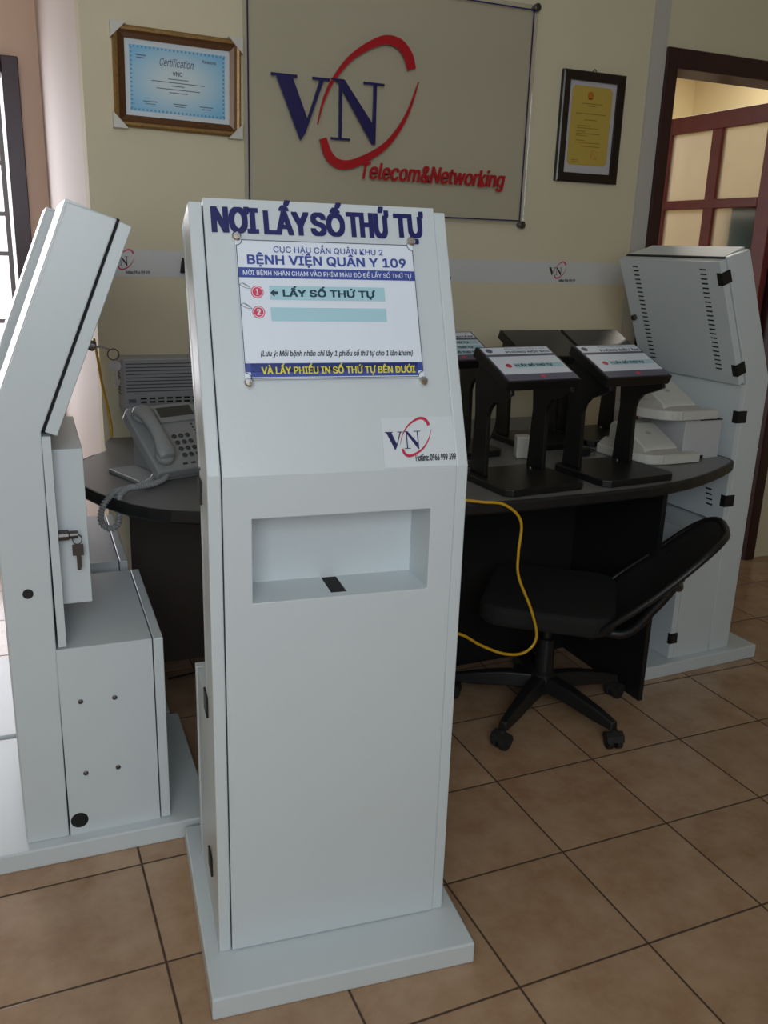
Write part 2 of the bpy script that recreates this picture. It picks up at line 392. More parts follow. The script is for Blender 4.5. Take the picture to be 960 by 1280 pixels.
# doorway on the right: frame on the back wall, leaf opened into the inner room
d2 = tag(empty('door_2', (2.05, 1.62, 0)), kind='structure')
fr = MB(); fr.X = Matrix.Translation((-2.05, -1.62, 0))
fr.box(1.335, 1.392, 1.575, 1.735, 0, 2.25); fr.box(2.162, 2.222, 1.575, 1.735, 0, 2.25); fr.box(1.392, 2.162, 1.575, 1.735, 2.175, 2.25)
fr.box(1.392, 1.41, 1.66, 1.735, 0, 2.175)
fr.build('door_frame', M_frame2, d2, 0.004)
lf = MB(); lf.X = Matrix.Translation((-2.05, -1.62, 0))
x0, x1 = 2.118, 2.154
lf.box(x0, x1, 1.70, 1.79, .02, 2.14); lf.box(x0, x1, 2.44, 2.52, .02, 2.14); lf.box(x0, x1, 1.79, 2.44, 2.06, 2.14)
lf.box(x0, x1, 1.79, 2.44, 1.69, 1.735); lf.box(x0, x1, 1.79, 2.44, 1.28, 1.38); lf.box(x0, x1, 1.79, 2.44, .02, .18)
lf.box(x0+.001, x1-.001, 2.075, 2.145, 1.38, 2.06)
lf.box(x0+.012, x1-.012, 1.79, 2.44, .18, 1.28)
lf.build('door_leaf', M_door, d2, 0.004)
for (ya, yb, za, zb) in ((1.79,2.075,1.735,2.06),(2.145,2.44,1.735,2.06),(1.79,2.075,1.38,1.69),(2.145,2.44,1.38,1.69)):
    p = MB(); p.X = Matrix.Translation((-2.05, -1.62, 0)); p.box(2.132, 2.138, ya, yb, za, zb); p.build('glass_pane', M_frost, d2)
h = MB(); h.X = Matrix.Translation((-2.05, -1.62, 0)); h.box(2.140, 2.152, 1.690, 1.70, 1.0, 1.09); h.build('hinge', M_steel, d2)

# teal sheet hung behind the glass of the opened leaf
cu_ = MB(); pts = []
for k in range(25):
    y = 1.76+.25*k/24; pts.append((2.185+.012*math.sin(k*1.3), y))
cu_.prism(pts+[(p[0]+.004, p[1]) for p in pts[::-1]], 1.05, 1.70)
tag(cu_.build('curtain', M_curtain), 'dark teal curtain hanging behind the glass of the red brown door', 'curtain')

# doorway far left: purple brown frame with an iron lattice leaf, daylight outside
d1 = tag(empty('door_1', (-1.57, 3.7, 0)), kind='structure')
fr = MB(); fr.X = Matrix.Translation((1.57, -3.7, 0))
fr.box(-1.07, -0.99, 3.60, 3.80, 0, 2.30); fr.box(-2.15, -2.07, 3.60, 3.80, 0, 2.30); fr.box(-2.07, -1.07, 3.60, 3.80, 2.22, 2.30)
fr.build('door_frame', M_purple, d1, 0.004)
lf = MB(); lf.X = Matrix.Translation((1.57, -3.7, 0))
for k in range(5): lf.box(-1.095-.16*k-.012, -1.095-.16*k+.012, 3.72, 3.745, 0.02, 2.2)
for z in (.04, .55, 1.0, 1.35, 1.55, 1.8, 2.1): lf.box(-1.76, -1.085, 3.722, 3.742, z, z+.022)
lf.box(-1.76, -1.09, 3.728, 3.736, .06, .56)
lf.build('lattice_leaf', M_iron, d1)

# ------------------------------------------------------------------ kiosks
BEND, TOPF, TOPR = (0.0, 1.06), (0.187, 1.519), (0.283, 1.490)
RB = 0.100
LEAN = Vector((0, .19, .468)).normalized()
HW = 0.245
def slant():   # plane on the slanted front: x to the viewer's right, s up the slope, n outwards
    return plane((0, 0, 1.06), (1,0,0), tuple(LEAN), (0, -LEAN.z, LEAN.y))
def rslant(off):   # plane on the rear of the head
    return plane((0, RB+off, 1.052-off*.4), (-1,0,0), tuple(LEAN), (0, LEAN.z, -LEAN.y))
def kiosk(loc, rz, label, printer=True, lid=0.338, slots=True, short=0.0, keys=False):
    k = tag(empty('self_service_kiosk', loc, rz), label, 'kiosk')
    b = MB(); b.box(-.275, .275, -.118, .437, 0, .05); b.build('base', M_white, k, 0.004)
    sy_, sz_ = LEAN.y*short, LEAN.z*short
    prof = [(0,.05),(0,1.06),(TOPF[0]-sy_,TOPF[1]-sz_),(TOPR[0]-sy_,TOPR[1]-sz_),(RB+.004,1.052),(RB-.006,.05)]
    for s in (-1, 1):
        p = MB(); xa, xb = sorted((s*HW, s*(HW-.024)))
        p.prism(prof, xa, xb, 'x'); p.build('side_panel', M_white, k, 0.003)
    # bent front sheet with the ticket opening cut out
    f = MB(); xs = [-.219, -.168, .172, .2205]; zs = [.052, .817, .979, 1.058]
    L = .502-short; T = .010
    yb = LEAN.y*L; zt = 1.06+LEAN.z*L
    rows = [(-.003, z) for z in zs] + [(yb-LEAN.z*.003, zt+LEAN.y*.003), (yb+.092, zt-.036)]
    back = [(.007, z) for z in zs[:3]] + [(.0085, 1.053), (yb+.006, zt-.012), (yb+.088, zt-.046)]
    vs = [(x, y, z) for y, z in rows for x in xs] + [(x, y, z) for y, z in back for x in xs]
    fs = []; nr = len(rows)
    def vi(r, c, l): return l*nr*4 + r*4 + c
    hole = {(1, 1)}
    for r in range(nr-1):
        for c in range(3):
            if (r, c) in hole: continue
            fs.append((vi(r,c,0), vi(r,c+1,0), vi(r+1,c+1,0), vi(r+1,c,0))); fs.append((vi(r,c,1), vi(r+1,c,1), vi(r+1,c+1,1), vi(r,c+1,1)))
    for r in range(nr-1):
        for c in (0, 3): fs.append((vi(r,c,0), vi(r+1,c,0), vi(r+1,c,1), vi(r,c,1)))
    for c in range(3):
        for r in (0, nr-1): fs.append((vi(r,c,0), vi(r,c+1,0), vi(r,c+1,1), vi(r,c,1)))
    for (r0,c0,r1,c1) in ((1,1,1,2),(2,1,2,2),(1,1,2,1),(1,2,2,2)): fs.append((vi(r0,c0,0), vi(r1,c1,0), vi(r1,c1,1), vi(r0,c0,1)))
    f.add(vs, fs)
    f.build('front_panel', M_white, k, 0.0015)
    if printer:
        r = MB(); t = .004
        X0, X1, Y1, Z0, Z1 = -.168, .172, .145, .817, .979
        r.box(X0-t, X0, .006, Y1, Z0-t, Z1+t); r.box(X1, X1+t, .006, Y1, Z0-t, Z1+t)
        r.box(X0, X1, .006, Y1, Z1, Z1+t); r.box(X0-t, X1+t, Y1, Y1+t, Z0-t, Z1+t)
        # floor of the recess around the paper slot
        sx0, sx1, sy0, sy1 = -.015, .016, .018, .110
        r.box(X0, sx0, .006, Y1, Z0-t, Z0); r.box(sx1, X1, .006, Y1, Z0-t, Z0); r.box(sx0, sx1, .006, sy0, Z0-t, Z0); r.box(sx0, sx1, sy1, Y1, Z0-t, Z0)
        rr = r.build('ticket_recess', M_white, k)
        s_ = MB(); s_.box(sx0, sx1, sy0, sy1, Z0-.03, Z0-.0015); tag(s_.build('ticket_slot', M_dark, rr), 'dark ticket slot')
    # head door with two columns of vents, on the rear of the slanted head
    D = .026
    hd = MB(); hd.X = rslant(.010); hd.box(-HW, HW, 0.004, .472-short, 0, D)
    hd.cur = 1
    if slots:
        for cx in (-.165, .165):
            for i in range(23):
                s0 = .052+.0160*i; hd.box(cx-.014, cx+.014, s0, s0+.005, D, D+.0006)
    hdo = hd.build('head_door', [M_white, M_dark], k, 0.002)
    lk = MB(); lk.X = rslant(.010); lk.lathe([(.011,D),(.011,D+.012),(.007,D+.014)], 12, (-.222,.21,0))
    hlock = lk.build('lock', M_steel, hdo); hlock['label'] = 'small steel cam lock'
    if keys:
        P = rslant(.010) @ Vector((-.222, .21, D+.014)); ks = MB(); ks.X = Matrix.Translation(P)
        ks.tube([(0,0,0),(0,.012,.001),(0,.030,-.006)], [.003,.0018,.0016], 6)
        ks.tube([(0,.036+.012*math.cos(a), -.016+.012*math.sin(a)) for a in [2*PI*j/12 for j in range(12)]], .0014, 5, True)
        ks.lathe([(0,-.002),(.012,-.002),(.012,.002),(0,.002)], 14, (0,.039,-.041), 'x'); ks.box(-.0015,.0015,.035,.043,-.088,-.048); ks.box(-.0015,.0015,.043,.047,-.082,-.070)
        tag(ks.build('key_set', M_steel, hlock), 'key hanging on a ring from the lock')
    # dark filler painted in for the shade in the gap behind the head door
    sm = MB(); sm.prism([(RB+.003,1.056),(RB+.013,1.052),(.289-sy_,1.489-sz_),(.279-sy_,1.493-sz_)], -HW+.008, HW-.008, 'x'); sm.build('seam_shade', M_dark, k)
    sd = MB(); sd.box(-HW, HW, RB+.004, RB+.022, .552, 1.042)
    sd.cur = 1
    for i in range(4): sd.box(-.19+.004*i, -.16+.004*i, RB+.022, RB+.0226, .60+.018*i, .606+.018*i)
    sdo = sd.build('service_door', [M_white, M_dark], k, 0.002)
    if printer:
        pb = MB(); pb.box(-.20, .200, RB+.022, RB+.087, .638, 1.003); pbo = pb.build('printer_housing', M_white, sdo, 0.002)
        lk = MB(); lk.lathe([(.012,0),(.012,.022),(.009,.024),(.009,.042)], 12, (.2225, RB+.022, .812), 'y'); lo = lk.build('lock', M_steel, sdo)
        ks = MB(); ks.X = Matrix.Translation((.2225, RB+.062, .812))
        ks.tube([(0,.010*math.cos(a), -.012+.012*math.sin(a)) for a in [2*PI*j/10 for j in range(10)]], .0012, 5, True)
        ks.box(-.0015,.0015,-.012,.012,-.050,-.024); ks.box(-.001,.001,-.004,.004,-.085,-.050); ks.box(.002,.004,-.010,.008,-.046,-.026); ks.box(.002,.003,-.001,.006,-.078,-.046)
        tag(ks.build('key_set', M_steel, lo), 'two small keys hanging from the lock')
    rb = MB(); e = lid-.026
    rb.box(-HW+.002, HW-.002, RB-.002, e, .05, .545)
    rb.cur = 1
    rb.lathe([(.0205,0),(.0205,.0006)], 20, (HW-.002, RB+.021, .088), 'x')
    rb.lathe([(.0215,0),(.0215,.0004),(.0,.0004)], 4, (0,0,-.2), 'x') if False else None
    rbo = rb.build('rear_box', [M_white, M_dark], k, 0.002)
    for (dy, z) in ((RB+.043,.407),(RB+.12,.405),(RB+.043,.215),(RB+.118,.216)):
        s_ = MB(); s_.lathe([(.006,0),(.006,.002),(.003,.004)], 10, (HW-.002, dy, z), 'x'); s_.build('screw', M_steel, rbo)
    ld = MB(); ld.box(-HW, HW, e+.003, lid, .052, .545); ldo = ld.build('box_lid', M_white, rbo, 0.002)
    # plug in the right side panel
    pl = MB(); pl.lathe([(.0,.0),(.0115,0),(.0115,.0015),(.0,.0015)], 16, (HW, .05, .69), 'x'); tag(pl.build('cable_grommet', M_rubber, k), 'black round plug')
    return k

# ---- the front kiosk
kmain = kiosk((-0.648, -0.092, 0), math.radians(-5.72), 'white floor kiosk with queue number sign and ticket recess, standing in front of the desk')
S = slant()
ti = MB(); ti.X = S
B_ = .033
put_text(ti, 'NƠI', -.207, -.122, .437, .487, .0045, B_); put_text(ti, 'LẤY', -.113, -.028, .437, .503, .0045, B_)
put_text(ti, 'SỐ', -.026, .040, .437, .503, .0045, B_); put_text(ti, 'THỨ', .043, .127, .437, .499, .0045, B_); put_text(ti, 'TỰ', .136, .197, .428, .493, .0045, B_)
ti.build('title_lettering', M_navy, kmain, fix=False)
sg = MB(); sg.X = S
sg.box(-.168, .168, .168, .424, .009, .0105)
sign = sg.build('sign_plate', M_paper, kmain)
def ln(mb, x0, y0, x1, y1, w, n):
    if abs(y1-y0) < abs(x1-x0): flat(mb, min(x0,x1), max(x0,x1), y0-w/2, y0+w/2, n)
    else: flat(mb, x0-w/2, x0+w/2, min(y0,y1), max(y0,y1), n)
bd = MB(); bd.X = S; c = .010; w = .0012; n = .0118
xa, xb, ya, yb = -.1665, .1665, .1695, .4225
for s0, e0 in (((xa+c,ya),(xb-c,ya)),((xa+c,yb),(xb-c,yb)),((xa,ya+c),(xa,yb-c)),((xb,ya+c),(xb,yb-c))): ln(bd, *s0, *e0, w, n)
for cx_, cy_, a0 in ((xa,ya,0),(xb,ya,90),(xb,yb,180),(xa,yb,270)):
    pts = [(cx_+c*math.cos(math.radians(a0+90*j/6)), cy_+c*math.sin(math.radians(a0+90*j/6))) for j in range(7)]
    ribbon(bd, pts, [w]*7, n-.0003, n, 2)
bd.build('border_line', M_ink, sign, fix=False)
n = .0113
p = MB(); p.X = S
flat(p, -.166, .166, .3535, .372, n); flat(p, -.157, .157, .172, .197, n)
flat(p, -.166, .166, .181, .197, n)
p.build('blue_band', M_blue2, sign, fix=False)
p = MB(); p.X = S
put_text(p, 'CỤC HẬU CẦN QUÂN KHU 2', -.1, .107, .398, .418, n, .008); put_text(p, 'BỆNH VIỆN QUÂN Y 109', -.149, .151, .3735, .4005, n, .024)
p.build('heading_lettering', M_blue2, sign, fix=False)
p = MB(); p.X = S
put_text(p, 'MỜI BỆNH NHÂN CHẠM VÀO PHÍM MÀU ĐỎ ĐỂ LẤY SỐ THỨ TỰ', -.158, .160, .3555, .3705, n+.0004, .008)
p.build('band_lettering', M_paper, sign, fix=False)
p = MB(); p.X = S
put_text(p, 'VÀ LẤY PHIẾU IN SỐ THỨ TỰ BÊN DƯỚI', -.138, .151, .1735, .1965, n+.0004, .020)
p.build('band_lettering', M_yellow, sign, fix=False)
p = MB(); p.X = S
flat(p, -.113, .104, .313, .339, n); flat(p, -.113, .104, .274, .299, n)
p.build('button_bar', M_cyan, sign, fix=False)
p = MB(); p.X = S
put_text(p, 'LẤY SỐ THỨ TỰ', -.089, .085, .3155, .3385, n+.0004, .036)
p.add([(-.112,.3255,n+.0004),(-.104,.333,n+.0004),(-.104,.318,n+.0004)], [(0,2,1)]); flat(p, -.104, -.098, .3225, .3285, n+.0004)
p.build('button_lettering', M_teal, sign, fix=False)
for yy, ch in ((.327,'1'), (.290,'2')):
    p = MB(); p.X = S; p.lathe([(.0,n-.0006),(.0115,n-.0006),(.0115,n),(0,n)], 24, (-.135, yy, 0)); bt = p.build('button_mark', M_pink, sign)
    p = MB(); p.X = S; put_text(p, ch, -.1385 if ch=='2' else -.1375, -.1315 if ch=='2' else -.1325, yy-.0055, yy+.0055, n+.0006, .06)
    ribbon(p, [(-.135+.0093*math.cos(a), yy+.0093*math.sin(a)) for a in [2*PI*j/16 for j in range(17)]], [.0012]*17, n, n+.0005, 2)
    p.build('numeral', M_paper, bt, fix=False)
    p = MB(); p.X = S     # little pointing hand drawn in outline
    for pts in ([(-.166,yy+.013),(-.160,yy+.016),(-.152,yy+.012),(-.146,yy+.006)], [(-.166,yy+.013),(-.161,yy+.010),(-.154,yy+.007),(-.146,yy+.006)], [(-.160,yy+.016),(-.156,yy+.013),(-.151,yy+.009)]):
        ribbon(p, pts, [.0008]*len(pts), n-.0003, n, 3)
    p.build('hand_drawing', M_grayprint, sign, fix=False)
p = MB(); p.X = S
put_text(p, '(Lưu ý: Mỗi bệnh nhân chỉ lấy 1 phiếu số thứ tự cho 1 lần khám)', -.137, .149, .207, .222, n, .014, .25)
p.build('note_lettering', M_ink, sign, fix=False)
for x, s in ((-.165,.428),(.165,.430),(-.162,.162),(.166,.161)):
    p = MB(); p.X = S; p.lathe([(.0085,.003),(.0085,.014),(.006,.017),(.0,.0172)], 16, (x, s, 0)); tag(p.build('standoff_screw', M_chrome, sign, smooth=False), 'chrome standoff screw')
st = MB(); st.X = S; st.box(.078, .2195, -.0, .094, .0032, .0038); sto = st.build('logo_sticker', M_sticker, kmain)
st = MB(); st.X = S; logo(st, .083, .034, .17, .0038, .0044, 0, 1, -.0002); st.build('logo_print', [M_logoblue, M_crimson], sto)
st = MB(); st.X = S; put_text(st, 'Hotline: 0966 999 399', .139, .2195, .011, .0235, .0043, .018); st.build('hotline_lettering', M_ink, sto, fix=False)
for z, dy in ((.985,-.0),(.545,0),(.17,0)):   # hinges on the left side
    p = MB(); p.box(-HW-.004, -HW, RB-.016, RB+.03, z, z+.045); tag(p.build('tape_strip', M_tape, kmain), 'black tape over the hinge')

# ---- two kiosks on the left, seen from the side
kl = kiosk((-1.232, .680, 0), -PI/2-math.radians(1.8), 'white kiosk at the left edge seen from its side, keys hanging in its lock', slots=False, keys=True)
k3 = kiosk((-1.236, 1.250, 0), -PI/2-math.radians(1.8), 'white kiosk mostly hidden behind the left edge kiosk, only its rear box showing', slots=False)
# ---- the kiosk by the right door, seen from behind
k4 = kiosk((1.222, .974, 0), PI/2+math.radians(1.8), 'white kiosk by the red brown door showing its vented back, black tape on the edges', printer=False, lid=.292, short=.038)
T4 = rslant(.010)
for s0 in (.355, .035):
    p = MB(); p.X = T4; p.box(HW-.020, HW+.0015, s0, s0+.042, .0262, .0275); p.box(HW, HW+.0015, s0, s0+.042, .004, .0275)
    p.box(HW, HW+.0015, s0, s0+.042, -.012, .004); tag(p.build('tape_strip', M_tape, k4), 'black tape over the hinge')
for z0, ya in ((.91, RB-.02), (.61, RB-.02)):
    p = MB(); p.box(-HW-.0015, -HW, ya, RB+.0235, z0, z0+.042); p.box(-HW-.0015, -HW+.02, RB+.0225, RB+.0238, z0, z0+.042); tag(p.build('tape_strip', M_tape, k4), 'black tape over the hinge')
p = MB(); p.box(-HW-.0015, -HW, .26, .2935, .11, .15); p.box(-HW-.0015, -HW+.012, .292, .2935, .11, .15); tag(p.build('tape_strip', M_tape, k4), 'black tape over the hinge')

# ------------------------------------------------------------------ desk
DZ = .79
outline = [(-1.035,1.12),(-1.018,.963),(-.985,.870),(-.951,.797),(-.920,.740),(-.879,.688),(-.830,.650),(-.768,.62),(-.66,.588),(-.55,.562),(-.42,.535),(-.3,.515),(-.17,.497),(-.051,.481),(.099,.470),(.20,.470),(.305,.473),(.43,.474),(.545,.480),(.65,.500),(.75,.527),(.83,.556),(.906,.59),(.98,.628),(1.045,.665),(1.075,.690),(1.086,.725),(1.084,.80),(1.075,.88),(1.045,.97),(1.0,1.06),(.95,1.2),(.92,1.40),(.92,1.585),(-.87,1.585),(-.90,1.50),(-.905,1.393),(-.95,1.335),(-.991,1.276),(-1.022,1.20)]
desk = tag(empty('reception_desk', (0, 1.0, 0)), 'curved grey topped reception desk with black edging against the back wall', 'desk')
d = MB(); d.X = Matrix.Translation((0,-1.0,0)); d.prism(outline, DZ-.027, DZ); d.build('desktop', M_desktop, desk)
# rubber edging follows the outline
n_ = len(outline); cen = Vector((0.05, 1.05)); e = MB(); e.X = Matrix.Translation((0,-1.0,0)); ring = []
for i in range(n_):
    p0 = Vector(outline[i-1]); p1 = Vector(outline[i]); p2 = Vector(outline[(i+1) % n_])
    t = (p2-p0).normalized(); nn = Vector((t.y, -t.x))
    o = p1 + nn*.009
    ring.append([(p1.x-nn.x*.002,p1.y-nn.y*.002,DZ+.0006),(p1.x+nn.x*.004,p1.y+nn.y*.004,DZ+.0006),(o.x,o.y,DZ-.006),(o.x,o.y,DZ-.028),(p1.x+nn.x*.004,p1.y+nn.y*.004,DZ-.034),(p1.x-nn.x*.002,p1.y-nn.y*.002,DZ-.034)])
keep = [i for i in range(n_) if i not in (32,33,34)]
seq = list(range(37, n_)) + list(range(0, 33))
vs = [v for i in seq for v in ring[i]]
fs = [(a*6+k_, a*6+(k_+1) % 6, (a+1)*6+(k_+1) % 6, (a+1)*6+k_) for a in range(len(seq)-1) for k_ in range(6)]
e.add(vs, fs); e.build('edge_band', M_edge, desk)
for nm, bx in (('side_panel',(.695,.713,.575,1.10,0,DZ-.028)),('modesty_panel',(-.25,.695,1.02,1.038,.0,DZ-.028)),('side_panel',(-.268,-.25,.62,1.40,0,DZ-.028)),('shade_board',(-.845,-.268,1.40,1.418,.0,DZ-.028))):  # last one: brown sheet added for the shaded wall under the desk
    p = MB(); p.X = Matrix.Translation((0,-1.0,0)); p.box(*bx); p.build(nm, M_shadeboard if nm == 'shade_board' else M_board, desk, 0.001)

# ------------------------------------------------------------------ ticket stands on the desk
PAPERS = {}
def stand(loc, rz, label, paper, a=.142):
    s = tag(empty('ticket_stand', loc, rz), label, 'ticket stand')
    # base about .28 x .26 with cut corners; local origin at the middle of the base, front is -y
    b, c = .13, .02
    o = [(-a+c,-b),(a-c,-b),(a,-b+c),(a,b-c),(a-c,b),(-a+c,b),(-a,b-c),(-a,-b+c)]
    p = MB(); p.prism(o, 0, .022); p.build('base', M_blackmetal, s, 0.003)
    for sx in (-1, 1):
        x0, x1 = sorted((sx*.112, sx*.098))
        pr = [(.035,.022),(.115,.022),(.105,.20),(.115,.30),(.095,.362),(-.066,.292),(-.070,.278),(-.040,.264),(.010,.245),(.032,.222),(.040,.20)]
        p = MB(); p.prism(pr, x0, x1, 'x'); pl = p.build('side_plate', M_blackmetal, s, 0.002)
        p = MB(); p.lathe([(.006,.022),(.006,.026),(.003,.028)], 10, (sx*.085,.075,0)); p.build('bolt', M_steel, pl)
    # head: slanted shallow box
    A, Bk = Vector((0,-.076,.316)), Vector((0,.100,.394))
    es = (Bk-A).normalized(); en = Vector((0,-es.z,es.y)); Lh = (Bk-A).length
    X = plane(tuple(A), (1,0,0), tuple(es), tuple(en))
    p = MB(); p.X = X; p.prism([(-.128,0),(.128,0),(.128,Lh),(-.128,Lh)], -.030, 0); hd = p.build('head', M_blackmetal, s, 0.003)
    p = MB(); p.X = X
    p.box(-.122,.122,.006,Lh-.006,0,.0015)
    if paper is None:
        tag(p.build('screen', M_lcd, hd), 'dark blank screen')
    else:
        sc = p.build('screen', M_grayprint, hd)
        title, rows = paper
        q = MB(); q.X = X; q.box(-.118,.118,.145,.182,.0015,.0019); q.box(-.118,.118,.038,.132,.0015,.0019); q.build('paper_sheet', M_paper, sc)
        q = MB(); q.X = X; put_text(q, title, -.045, .112, .147, .163, .0023, .03); put_text(q, 'BỆNH VIỆN QUÂN Y 109', -.04, .105, .168, .178, .0023, 0.0); q.build('title_lettering', M_grayprint, sc, fix=False)
        for r_ in rows:
            q = MB(); q.X = X; flat(q, -.06, .112, r_-.011, r_+.011, .0022); q.build('button_bar', M_cyan, sc, fix=False)
            q = MB(); q.X = X; put_text(q, 'LẤY SỐ THỨ TỰ', -.045, .075, r_-.009, r_+.010, .0026, .045); q.add([(-.058,r_,.0026),(-.05,r_+.006,.0026),(-.05,r_-.006,.0026)], [(0,2,1)]); q.build('button_lettering', M_teal, sc, fix=False)
            q = MB(); q.X = X; q.lathe([(0,.0015),(.010,.0015),(.010,.0024),(0,.0024)], 18, (-.078, r_, 0)); q.build('button_mark', M_crimson, sc)
        q = MB(); q.X = X
        q.lathe([(0,.0018),(.011,.0018),(.011,.0023),(0,.0023)], 18, (-.098,.164,0)); q.build('emblem', M_grayprint, sc)
        q = MB(); q.X = X
        q.lathe([(0,.0015),(.008,.0015),(.008,.0022),(0,.0022)], 16, (.005,.022,0)); q.build('button_mark', M_pink, sc)
    return s
stand((.538, .640, DZ), math.radians(5), 'black ticket stand with white screen, right one of the front pair, beside white printers', ('PHÒNG SIÊU ÂM', [.082]))
stand((.200, .632, DZ), math.radians(4), 'black ticket stand with white screen, nearest to the big front kiosk', ('PHÒNG NỘI SOI', [.082]))
stand((.570, 1.125, DZ), math.radians(2), 'black ticket stand with blank dark screen, behind the gap between the front pair', None, .125)
stand((.832, 1.135, DZ), math.radians(2), 'black ticket stand with blank dark screen, nearest to the vented kiosk', None, .125)
stand((.185, 1.080, DZ), math.radians(4), 'black ticket stand with pale screen of several rows, half hidden behind the big front kiosk', ('PHÒNG KHÁM', [.052,.084,.116]))

# ------------------------------------------------------------------ white printers and carton
def printer_thing(loc, rz, label):
    t = tag(empty('label_printer', loc, rz), label, 'printer')
    # local origin: left front of the bar
    arc = [(-.095+.095*(1-math.cos(a)), .14-.14*math.sin(a)) for a in [PI/2*j/8 for j in range(9)]]
    foot = arc + [(.10,0),(.10,.235),(-.095,.235)]
    p = MB(); p.prism(foot, .0, .033); p.build('lower_case', M_ivory, t, 0.005, 3)
    ins = lambda q, m: [(q0*(1-m)+.0*m, q1*(1-m)+.13*m) for q0, q1 in q]
    # perforated sloping shoulder
    p = MB(); a_ = ins(foot,.03); b_ = [(x*.72-.01, y*.62+.07) for x, y in foot]; nn = len(foot)
    p.add([(x,y,.033) for x,y in a_]+[(x,y,.058) for x,y in b_], [tuple(range(nn,2*nn))]+[(i,(i+1)%nn,nn+(i+1)%nn,nn+i) for i in range(nn)])
    p.build('perforated_shoulder', M_ivory_d, t, 0.002)
    p = MB(); pr = [(.035,.034),(.035,.048),(.05,.058),(.165,.108),(.215,.110),(.232,.098),(.232,.034)]
    p.prism(pr, -.050, .088, 'x'); lid_ = p.build('lid', M_ivory, t, 0.006, 3)
    q = MB(); q.X = plane((0,.165,.1085),(1,0,0),(0,.954,.30),(0,-.30,.954)); q.lathe([(0,.0),(.006,.0),(.006,.0012),(0,.0012)], 12, (-.03,-.004,0)); tag(q.build('red_mark', M_red, lid_), 'small red mark')
    q = MB(); q.X = plane((0,.12,.0890),(1,0,0),(0,.954,.30),(0,-.30,.954)); q.lathe([(0,0),(.010,0),(.010,.0012),(0,.0012)], 12, (.02,-.01,0)); q.build('round_mark', M_ivory_d, lid_)
    p = MB(); p.box(0, .150, -.006, .042, .003, .031); p.box(0,.150,-.0065,.042,.018,.0185); p.build('paper_bar', M_ivory, t, 0.003)
    return t
ct = tag(empty('carton', (.985, .89, DZ)), 'white cardboard carton with a black taped lid under the upper white printer', 'box')
p = MB(); p.box(-.082,.078,-.145,.08,0,.134); p.build('carton_body', M_carton, ct, 0.002)
p = MB(); p.X = Matrix.Translation((-.002,-.146,.132)) @ Matrix.Rotation(math.radians(14),4,'X'); p.box(-.079,.078,-.001,.002,-.062,0); p.build('front_flap', M_carton, ct)
p = MB(); p.box(-.02,.076,-.149,-.10,.133,.1355); p.box(-.01,.01,-.1475,-.145,0,.012); p.build('tape_strip', M_tape, ct)
printer_thing((.880, .742, DZ+.1355), 0, 'off white printer lying on top of the white carton')
printer_thing((.785, .700, DZ), 0, 'off white printer standing on the desk in front of the white carton')

# ------------------------------------------------------------------ office chair
ch = tag(empty('office_chair', (.346, .642, 0)), 'black swivel office chair with tilted mesh back, pushed under the desk', 'chair')
for ang in (-146.5, -73.8, -1.8, 70, 142):
    a = math.radians(ang); ca, sa = math.cos(a), math.sin(a)
    X = Matrix.Rotation(a, 4, 'Z')
    p = MB(); p.X = X
    sec = [(.03,.030,.085,.135),(.12,.026,.080,.128),(.22,.021,.066,.108),(.292,.017,.060,.088)]
    vs = []
    for x, w, z0, z1 in sec: vs += [(x,-w,z0),(x,w,z0),(x,w*.7,z1),(x,-w*.7,z1)]
    fs = [(3,2,1,0),(12,13,14,15)]+[(i*4+k_, i*4+(k_+1)%4, (i+1)*4+(k_+1)%4, (i+1)*4+k_) for i in range(3) for k_ in range(4)]
    p.add(vs, fs); leg = p.build('leg', M_black, ch, 0.006, 3)
    p = MB(); p.X = X @ Matrix.Translation((.292,0,0)) @ Matrix.Rotation(random.uniform(-.8,.8),4,'Z')
    for s in (-1,1): p.lathe([(.008,s*.006),(.025,s*.006),(.026,s*.012),(.025,s*.022),(.010,s*.024)], 18, (0,0,.026), 'y')
    p.lathe([(.010,.026),(.010,.064)], 12); p.prism([(-.024,.030),(-.018,.048),(0,.056),(.018,.048),(.024,.030),(.016,.030),(0,.038),(-.016,.030)], -.027, .027, 'y')
    p.build('caster', M_rubber, leg)
p = MB(); p.lathe([(.04,.075),(.045,.09),(.042,.140),(.030,.15),(.028,.26),(.018,.265),(.018,.345)], 20); p.build('gas_column', M_black, ch)
TH = math.radians(-38)
Rv = Vector((math.cos(TH), math.sin(TH), 0)); Wv = Vector((-Rv.y, Rv.x, 0))
Xs = plane((0,0,0), tuple(Wv), tuple(-Rv), (0,0,1))   # x width, y forward
p = MB(); p.X = Xs; sv = []
def rrect(w, h, r, n=5):
    out = []
    for cx_, cy_, a0 in ((w-r,h-r,0),(-w+r,h-r,90),(-w+r,-h+r,180),(w-r,-h+r,270)):
        out += [(cx_+r*math.cos(math.radians(a0+90*j/n)), cy_+r*math.sin(math.radians(a0+90*j/n))) for j in range(n+1)]
    return out
p.prism(rrect(.215,.205,.08), .365, .43); p.build('seat', M_fabric, ch, 0.018, 3)
p = MB(); p.X = Xs; p.box(-.07,.07,-.10,.09,.335,.366); p.box(.05,.17,-.01,.004,.345,.353); p.build('tilt_mechanism', M_black, ch, 0.004)
REC = math.radians(44.7)
Av = Rv*math.sin(REC) + Vector((0,0,math.cos(REC))); Nv = Wv.cross(Av)
if Nv.dot(Rv) < 0: Nv = -Nv
Xb = plane((.585-.346, .445-.642, .507), tuple(Wv), tuple(Av), tuple(Nv))   # n points to the rear of the backrest
